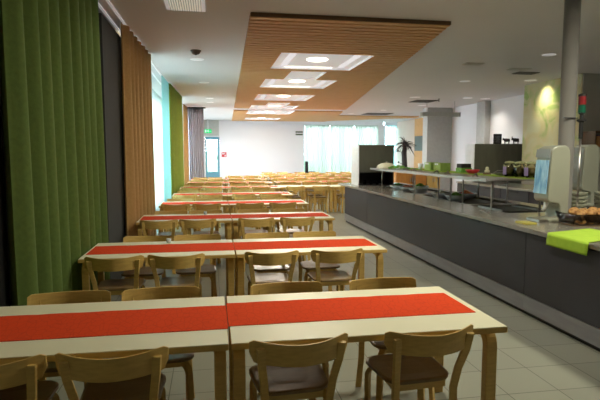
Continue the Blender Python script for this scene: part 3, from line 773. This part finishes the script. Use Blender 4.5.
b = B(); lathe(b, [(.06, 0), (.06, .025), (.04, .03), (0, .03)], 14); obj('base', b, 'basket_w', t)
b = B(); lathe(b, [(.035, .031), (.04, .06), (.02, .08), (.028, .095), (.02, .115), (0, .12)], 14); obj('figure', b, 'cream', t, smooth=True)
t = thing('silver_dish', 'shallow silver dish on the shelf left of the glass jars', 'dish', (4.28, 7.1, SZ))
b = B(); lathe(b, [(.05, 0), (.07, .01), (.12, .035), (.118, .038), (.06, .014), (0, .012)], 20); obj('dish_bowl', b, 'steel', t, smooth=True)
b = B(); tube(b, [(-.11, 0, .045), (-.06, 0, .075), (.06, 0, .075), (.11, 0, .045)], .005, 6); obj('handle', b, 'steel', t)
def jar(x, y, label, lil=False):
    t = thing('storage_jar', label, 'jar', (x, y, SZ), 0, 'glass jars on the lime cloth')
    b = B(); lathe(b, [(.06, 0), (.072, .008), (.072, .15), (.055, .175), (.055, .185), (.052, .185), (.068, .15), (.068, .012), (0, .01)], 20); obj('jar_glass', b, 'basket', t, smooth=True)
    b = B(); lathe(b, [(0, .012), (.064, .012), (.064, .13), (0, .135)], 18); obj('contents', b, 'beans', t, smooth=True)
    b = B(); lathe(b, [(.07, .186), (.075, .195), (.06, .212), (.02, .222), (0, .223)], 18); obj('lid', b, 'brass', t, smooth=True)
    b = B()
    for k in range(9):
        a = PI * (.8 + .5 * k / 8); blob(b, (math.cos(a) * .078, math.sin(a) * .078, .165 - .02 * math.sin(k / 8 * PI)), .014, 1)
    obj('cord_wrap', b, 'brass', t)
    if lil:
        b = B(); bx(b, -.085, -.0735, -.035, .035, .03, .15); obj('paper_label', b, 'lilac', t)
jar(4.22, 6.78, 'glass jar with lidded top and pale label, left of the three jars', True)
jar(4.24, 6.56, 'dark glass jar with corded lid, middle of the three jars')
jar(4.26, 6.33, 'glass jar with lilac label beside the drink dispenser', True)
# tongs hooked on rail
for k, yy_ in enumerate((9.1, 8.7, 7.75, 7.35, 6.5)):
    b = B(); tube(b, [(3.50, yy_, GZ + .03), (3.60, yy_ + .10, GZ + .055), (3.68, yy_ + .2, GZ + .02)], .012, 6)
    tag(obj('chrome_clip', b, 'steel'), 'bright chrome clip on the guard shelf front, number %d from the far end' % (k + 1), 'clip', 'chrome clips on the guard shelf')

# ---- cutlery cabinet at the far end ----
def tall_cab(name, x0, x1, y0, y1, z0, z1, label, lower=True):
    t = thing(name, label, 'cabinet', ((x0 + x1) / 2, (y0 + y1) / 2, z0)); w = (x1 - x0) / 2; d = (y1 - y0) / 2; h = z1 - z0
    b = B(); bx(b, -w, -w + .02, -d, d, 0, h); obj('side_panel', b, 'white', t)
    zb = .30 if lower else 0.0
    b = B(); bx(b, -w + .021, w, -d + .02, d, zb + .002, h - .012); obj('cabinet_body', b, 'darkcab', t)
    b = B(); bx(b, -w + .021, w, -d, -d + .019, zb + .002, h - .012); obj('door', b, 'darkcab', t, bevel=.003)
    b = B(); bx(b, -w + .021, w, -d, d, h - .011, h); obj('top_panel', b, 'darkcab', t)
    if lower:
        b = B(); bx(b, w - .02, w, -d, d, 0, zb); bx(b, -w + .021, w - .021, d - .02, d, 0, zb); bx(b, -w + .021, w - .021, -d, d - .021, 0, .012); obj('open_bay', b, 'black', t)
    return t
tall_cab('dispensing_cabinet', 3.36, 4.22, 11.55, 12.15, .901, 1.84, 'tall dark olive cabinet with white side panel at the far end of the counter')
for k in range(4):
    b = B(); lathe(b, [(.03, 0), (.035, .1), (.032, .1), (.028, .004), (0, .004)], 12); o = obj('drinking_glass', b, 'basket', smooth=True); o.location = (3.55 + .15 * k, 11.66, .9145)
    tag(o, 'drinking glass in the open bay of the far cabinet, %s from left' % ORD[k], 'glass', 'glasses in the cabinet bay')

# ---- drink dispensers ----
def dispenser(x, y, label, blue=True, s=1.0, z=.901):
    t = thing('drink_dispenser', label, 'drink dispenser', (x, y, z))
    # profile in XZ (front faces -X), extruded along Y
    P_ = [(-.15, 0), (.18, 0), (.18, .70), (.165, .78), (.12, .82), (.03, .845), (-.08, .835), (-.135, .81), (-.15, .77), (-.175, .25), (-.15, .22), (-.04, .20), (-.02, .17), (-.02, .04), (-.15, .03)]
    b = B(); prism(b, P_, lambda u, v, w: (u * s if u < 0 else u * .45, w, v * s), -.13, .13); obj('housing', b, 'dispens', t, bevel=.012)
    b = B(); prism(b, [(-.164, .68), (-.186, .31), (-.177, .31), (-.155, .68)], lambda u, v, w: (u * s - .008, w, v * s), -.11, .11); obj('front_window', b, 'disp_blue' if blue else 'dispgrey', t)
    b = B(); prism(b, [(-.150, .80), (-.162, .71), (-.15, .71), (-.14, .80)], lambda u, v, w: (u * s - .012, w, v * s), -.12, .12); obj('top_band', b, 'dispgrey', t)
    b = B(); tube(b, [(-.10, 0, .22), (-.12, -.01, .16), (-.15, -.01, .12)], [.03, .022, .016], 10); obj('spout', b, 'white', t, smooth=True)
    b = B(); bx(b, -.26, -.152, -.12, .12, 0, .03); obj('drip_tray', b, 'steel', t, bevel=.004)
    return t
dispenser(3.80, 5.20, 'tall grey drink dispenser with blue lit front window at the counter edge')
dispenser(5.12, 6.35, 'second grey drink dispenser with frosted front, right of the steel pole', False, z=.93)

# ---- steel pole with signal light ----
b = B(); lathe(b, [(.10, 0), (.10, .012), (.085, .015), (.085, ZC - .902)], 28); o = obj('steel_column', b, 'pole', smooth=True); o.location = (4.01, 5.33, .9005); tag(o, 'thick grey steel column from the worktop to the ceiling', 'column')
bpy.data.objects[o.name].data.polygons.foreach_set('use_smooth', [True] * len(o.data.polygons))
t = thing('signal_light', 'signal light with red over green lenses on a thin stem beside the steel column', 'signal light', (4.12, 5.24, .9005))
b = B(); tube(b, [(0, 0, .001), (0, 0, 0.920)], .012, 8); obj('stem', b, 'steel', t, smooth=True)
b = B(); lathe(b, [(.022, 0.920), (.022, 1.100), (.05, 1.120), (.05, 1.135), (.02, 1.140), (.02, 1.190), (.035, 1.200), (.035, 1.210)], 16); obj('bracket', b, 'black', t)
b = B(); lathe(b, [(.039, 1.211), (.039, 1.295)], 18); obj('green_lens', b, 'green_l', t, smooth=False)
b = B(); lathe(b, [(.039, 1.297), (.039, 1.390)], 18); obj('red_lens', b, 'red_l', t, smooth=False)
b = B(); lathe(b, [(.042, 1.391), (.042, 1.412), (.03, 1.420), (0, 1.420)], 18); obj('cap', b, 'black', t)
b = B(); bx(b, -.22, -.051, -.008, .008, 1.145, 1.155); obj('side_arm', b, 'black', t)

# ---- bowls stacks ----
def bowl_stack(x, y, n, label):
    for k in range(n):
        b = B(); r = .125; lathe(b, [(.085, 0), (.115, .02), (r, .044), (r, .050), (r - .006, .050), (.108, .022), (.08, .006), (0, .005)], 26)
        o = obj('serving_bowl', b, 'ceramic', smooth=True); o.location = (x, y, .902 + k * .046)
        tag(o, 'grey-green stacked bowl, %s from the bottom of the %s' % (ORD[k], label), 'bowl', 'stacked grey-green bowls')
bowl_stack(4.40, 5.62, 6, 'left stack beside the drink dispenser')
bowl_stack(4.72, 5.52, 6, 'right stack behind the bread')

# ---- bread basket ----
BX, BY = 4.0, 4.86
t = thing('bread_basket', 'shallow clear basket of bread rolls behind the lime cloth', 'basket', (BX, BY, .902), math.radians(-8))
b = B(); prism(b, rrect(.56, .36, .05), lambda u, v, w: (u, v, w), 0, .008); obj('basket_base', b, 'basket_w', t)
pts0 = rrect(.56, .36, .05); pts1 = rrect(.62, .42, .06)
b = B(); A = [b.verts.new((u, v, .009)) for u, v in pts0]; C_ = [b.verts.new((u, v, .125)) for u, v in pts1]; n = len(A)
D_ = [b.verts.new((u * .985, v * .98, .125)) for u, v in pts1]; E_ = [b.verts.new((u * .985, v * .98, .009)) for u, v in pts0]
for q0, q1 in ((A, C_), (C_, D_), (D_, E_)):
    for i in range(n): b.faces.new((q0[i], q0[(i + 1) % n], q1[(i + 1) % n], q1[i]))
obj('basket_wall', b, 'basket', t, smooth=True)
def loaf(x, y, z, rz, L, r, label, tilt=0):
    b = B(); res = bmesh.ops.create_uvsphere(b, u_segments=20, v_segments=12, radius=1)
    for v in res['verts']:
        c = v.co; k = 1 + .07 * math.sin(c.x * 11) ; v.co = Vector((c.x * L, c.y * r * k, c.z * r * .72 * k))
    o = obj('bread_roll', b, 'bread', smooth=True); o.location = (x, y, z); o.rotation_euler = (0, tilt, rz); tag(o, label, 'bread', 'bread rolls in the basket')
lw = ['front', 'middle', 'back']
lc = ['leftmost', 'second from left', 'third from left', 'fourth from left', 'rightmost']
for j in range(3):
    for i in range(5):
        loaf(BX - .21 + .105 * i, BY - .11 + .11 * j, .902 + .052, math.radians(100 + 6 * i), .058, .047, 'dark crusted bread roll low in the basket, %s row, %s' % (lw[j], lc[i]))
for j in range(2):
    for i in range(4):
        loaf(BX - .17 + .115 * i, BY - .06 + .12 * j, .902 + .125 + .012 * ((i + j) % 2), math.radians(35 + 9 * i), .085, .050, 'golden twisted bread roll on top of the heap, %s row, %s' % (lw[j], lc[i]), math.radians(-12))
# ---- lime cloth over the counter edge ----
bm = B(); path = []
x_in, x_e = 3.74, CX0 - .006
for k in range(8): path.append((x_in + (x_e + .02 - x_in) * k / 7, .9035))
for k in range(1, 5):
    a = k * PI / 8; path.append((x_e + .02 - .02 * math.sin(a), .9035 - .02 + .02 * math.cos(a)))
for k in range(1, 5): path.append((x_e - .004 * k * .5, .8835 - .085 * k / 4))
rows = []
for layer in (0, 1):
    for iy in range(13):
        v = iy / 12; yb = 3.80 + .54 * v; row = []
        for q, (px, pz) in enumerate(path):
            uu = q / (len(path) - 1)
            yshift = .22 * max(0, 1 - uu * 1.8)
            wv = .003 * math.sin(v * 14 + q) if q > 9 else .0015 * abs(math.sin(v * 9 + q * .9))
            row.append(bm.verts.new((px - (abs(wv) + (.003 if layer else 0) if q > 8 else 0), yb + yshift, pz + (wv + (.003 if layer else 0) if q <= 8 else 0))))
        rows.append(row)
NP = len(path)
for L_ in (0, 13):
    for iy in range(12):
        for q in range(NP - 1): bm.faces.new((rows[L_ + iy][q], rows[L_ + iy][q + 1], rows[L_ + iy + 1][q + 1], rows[L_ + iy + 1][q]))
for iy in range(12):
    for e in (0, NP - 1): bm.faces.new((rows[iy][e], rows[iy + 1][e], rows[13 + iy + 1][e], rows[13 + iy][e]))
for q in range(NP - 1):
    for e in (0, 12): bm.faces.new((rows[e][q], rows[e][q + 1], rows[13 + e][q + 1], rows[13 + e][q]))
tag(obj('folded_cloth', bm, 'lime', smooth=True), 'bright lime green cloth hanging over the worktop edge before the bread', 'cloth')

# ---- back counter ----
t = thing('back_counter', 'long dark back counter with steel top behind the serving counter', 'counter', (6.5, 9.4, 0))
b = B(); bx(b, .03, 1.0, -5, 3.5, .1, .855); obj('body', b, 'dark', t)
for k in range(8):
    y0 = -5 + 8.5 * k / 8
    b = B(); bx(b, 0, .0295, y0 + .01, y0 + 8.5 / 8 - .01, .16, .845); f_ = obj('drawer_front', b, 'dark', t, bevel=.003)
    b = B(); bx(b, -.012, -.0005, y0 + .38, y0 + .68, .80, .825); obj('drawer_pull', b, 'black', f_)
b = B(); bx(b, -.03, 1.0, -5, 3.5, .8555, .90); obj('top', b, 'steel', t, bevel=.004)
b = B(); bx(b, .06, 1.0, -4.98, 3.48, 0, .0995); obj('toe_recess', b, 'black', t)
tall_cab('kitchen_cabinet', 7.02, 8.60, 13.0, 13.5, .001, 1.90, 'dark olive tall kitchen cabinet with white side panel behind the back counter', False)
# low plates / bread things on the back counter
rnd_heap(6.9, 9.6, .902, .12, .5, 26, .03, 'bread', 'cut_bread', 'low brown heap of cut bread on the back counter', 'bread')
b = B(); lathe(b, [(.06, 0), (.08, .006), (.16, .02), (.158, .023), (.08, .01), (0, .009)], 24); o = obj('steel_plate', b, 'steel', smooth=True); o.location = (6.8, 11.2, .901); tag(o, 'steel plate on the back counter', 'plate')
# board and cow cut-outs on the kitchen cabinet
ZT = 1.9015
t = thing('menu_board', 'small black menu board with grey writing on top of the kitchen cabinet', 'sign', (7.74, 13.08, ZT))
b = B(); bx(b, -.12, .12, -.008, .008, 0, .27); obj('board', b, 'chalk', t)
b = B()
for k, (z, w_) in enumerate(((.19, .16), (.155, .12), (.12, .16), (.085, .1), (.05, .14))):
    xx = -w_ / 2
    while xx < w_ / 2: 
        ww = random.uniform(.012, .03); bx(b, xx, min(xx + ww, w_ / 2), -.0095, -.0082, z - .006, z + .006); xx += ww + .006
obj('chalk_writing', b, 'chalkw', t)
COW = [(-.10, .10), (-.085, .13), (-.095, .145), (-.075, .14), (-.06, .145), (-.05, .13), (-.02, .135), (.05, .13), (.085, .13), (.10, .11), (.103, .05), (.097, .05), (.092, .09), (.088, .07), (.085, 0), (.07, 0), (.066, .055), (.05, .05), (.01, .045), (-.01, .055), (-.02, .05), (-.022, 0), (-.04, 0), (-.043, .05), (-.055, .075), (-.07, .09), (-.09, .085)]
for k, (x, s, lb) in enumerate(((8.0, 1.1, 'black cow cut-out on the kitchen cabinet beside the menu board'), (8.27, 1.15, 'black bull cut-out at the right end of the kitchen cabinet'))):
    b = B(); prism(b, COW, lambda u, v, w: (u * s, w, v * s), -.008, .008); bx(b, -.09, .09, -.02, .02, 0, .004)
    if k: bx(b, -.10, -.085, -.008, .008, .13 * s, .175 * s)
    o = obj('cow_cutout', b, 'chalk'); o.location = (x, 13.08, ZT); tag(o, lb, 'ornament', 'black farm animal cut-outs')

# small wall cards above kitchen: shelf with blue crates
t = thing('wall_shelf', 'dark wall shelf box on the grey wall at the right edge', 'shelf', (8.47, 10.05, 1.76))
b = B(); bx(b, -.35, 1.2, -.18, .24, 0, .02); obj('shelf_board', b, 'cream', t)
b = B(); bx(b, -.35, 1.2, -.18, .24, .33, .37); obj('top_board', b, 'woodedge', t)
for (ua, ub) in ((1.18, 1.2), (-.35, -.335)):
    b = B(); bx(b, ua, ub, -.18, .24, .021, .329); obj('upright', b, 'woodedge', t)
rbox('orange_carton', 8.24, 10.0, 1.781, .15, .25, .24, 'orangebox', 'orange carton on the wall shelf left of the blue crates', 'box')
for k in range(3): rbox('blue_crate', 8.46 + .28 * k, 10.0, 1.781, .26, .28, .27, 'bluebox', 'dark blue crate on the wall shelf, %s from left' % ORD[k], 'crate', 'blue crates on the wall shelf')

# ---- wooden cupboards behind the counter ----
def cupboard(x0, x1, y, z1, m, label):
    t = thing('wooden_cupboard', label, 'cupboard', ((x0 + x1) / 2, y + .3, 0)); w = (x1 - x0) / 2 - .004
    b = B(); bx(b, -w, w, -.27, .3, .08, z1); obj('body', b, m, t)
    for s0, s1 in ((-w + .004, -.003), (.003, w - .004)):
        b = B(); bx(b, s0, s1, -.292, -.2705, .1, z1 - .01); d_ = obj('door', b, m, t, bevel=.003)
        b = B(); bx(b, (s1 - .04) if s0 < -.01 else s0 + .02, (s1 - .02) if s0 < -.01 else s0 + .04, -.305, -.2925, z1 * .6, z1 * .6 + .14); obj('handle', b, 'steel', d_)
    b = B(); bx(b, -w + .02, w - .02, -.25, .28, 0, .0795); obj('base', b, 'black', t)
cupboard(6.15, 7.25, 16.6, 1.12, 'owood', 'orange wooden cupboard seen under the food guard shelf')
cupboard(7.27, 7.75, 16.6, 1.12, 'ywood', 'pale yellow wooden cupboard right of the orange one')

# ---- dried palm plant ----
t = thing('dried_palm', 'tall dark dried palm plant with spiky crown before the beige wall', 'plant', (9.15, 23.6, 0))
b = B(); lathe(b, [(.18, 0), (.24, .02), (.28, .45), (.25, .45), (.22, .4), (0, .38)], 18); obj('pot', b, 'black', t, smooth=True)
b = B(); tube(b, [(0, 0, .38), (.02, .01, 1.0), (-.02, 0, 1.6), (.02, 0, 2.1)], [.14, .13, .12, .10], 10); obj('trunk', b, 'plantd', t, smooth=True)
b = B()
for k in range(46):
    a = random.uniform(0, 2 * PI); el = random.uniform(-.5, 1.35); L_ = random.uniform(.4, .75)
    d0 = Vector((math.cos(a) * math.cos(el), math.sin(a) * math.cos(el), math.sin(el)))
    p = [Vector((.02, 0, 2.08)) + d0 * (L_ * q) + Vector((0, 0, -.34 * q * q)) for q in (0, .5, 1)]
    tube(b, p, [.022, .018, .004], 4)
obj('fronds', b, 'plantd', t)
for (dx, dz, r) in ((-.33, 1.75, .06), (-.3, 1.2, .05), (.3, 1.9, .05)):
    b = B(); tube(b, [(0, 0, dz - .15), (dx * .6, 0, dz - .05), (dx, 0, dz)], .012, 5); blob(b, (dx, 0, dz), r, 1, jit=.2); obj('side_twig', b, 'plantd', t)

# ---- end wall small things ----
t = thing('exit_sign', 'green lit exit sign with running figure above the glass door', 'exit sign', (-.14, YE - .30, 2.70))
b = B(); bx(b, -.19, .19, -.03, .03, 0, .20); obj('sign_box', b, 'exitg', t, bevel=.004)
b = B(); bx(b, -.02, .03, -.034, -.0305, .06, .14); bx(b, .0, .03, -.034, -.0305, .145, .17); bx(b, -.05, -.02, -.034, -.0305, .09, .11); bx(b, .03, .06, -.034, -.0305, .04, .06); bx(b, -.15, -.09, -.034, -.0305, .03, .17); bx(b, .09, .15, -.034, -.0305, .09, .11); obj('pictogram', b, 'exitw', t)
b = B(); tube(b, [(0, 0, .201), (0, 0, ZC - 2.701)], .012, 6); obj('hanger', b, 'whited', t)
t = thing('fire_equipment_sign', 'small red fire equipment sign on the white wall right of the door', 'sign', (.70, YE - .012, 1.42))
b = B(); bx(b, -.13, .13, -.008, .008, 0, .26); obj('plate', b, 'redsign', t)
b = B(); bx(b, -.09, -.02, -.011, -.0085, .14, .22); bx(b, .03, .09, -.011, -.0085, .03, .12); bx(b, .02, .05, -.011, -.0085, .16, .23); obj('pictogram', b, 'white', t)
t = thing('exit_marker', 'small dark double bar marker high on the white wall by the end window', 'marker', (4.85, YE - .03, 2.62))
b = B(); bx(b, -.2, .2, -.02, .02, .14, .22); bx(b, -.2, .2, -.02, .02, .0, .08); obj('bars', b, mat('marker_green', (.08, .10, .06), .5), t)
b = B(); bx(b, -.05, .05, .0, .02, .081, .139); obj('bracket', b, 'white', t)
t = thing('black_podium', 'black upright panel with low base standing beside the end window', 'podium', (5.25, YE - .5, 0))
b = B(); bx(b, -.15, .02, -.05, .05, 0, 1.18); obj('panel', b, 'black', t)
b = B(); bx(b, .021, .42, -.18, .18, 0, .62); obj('base', b, 'black', t, bevel=.01)
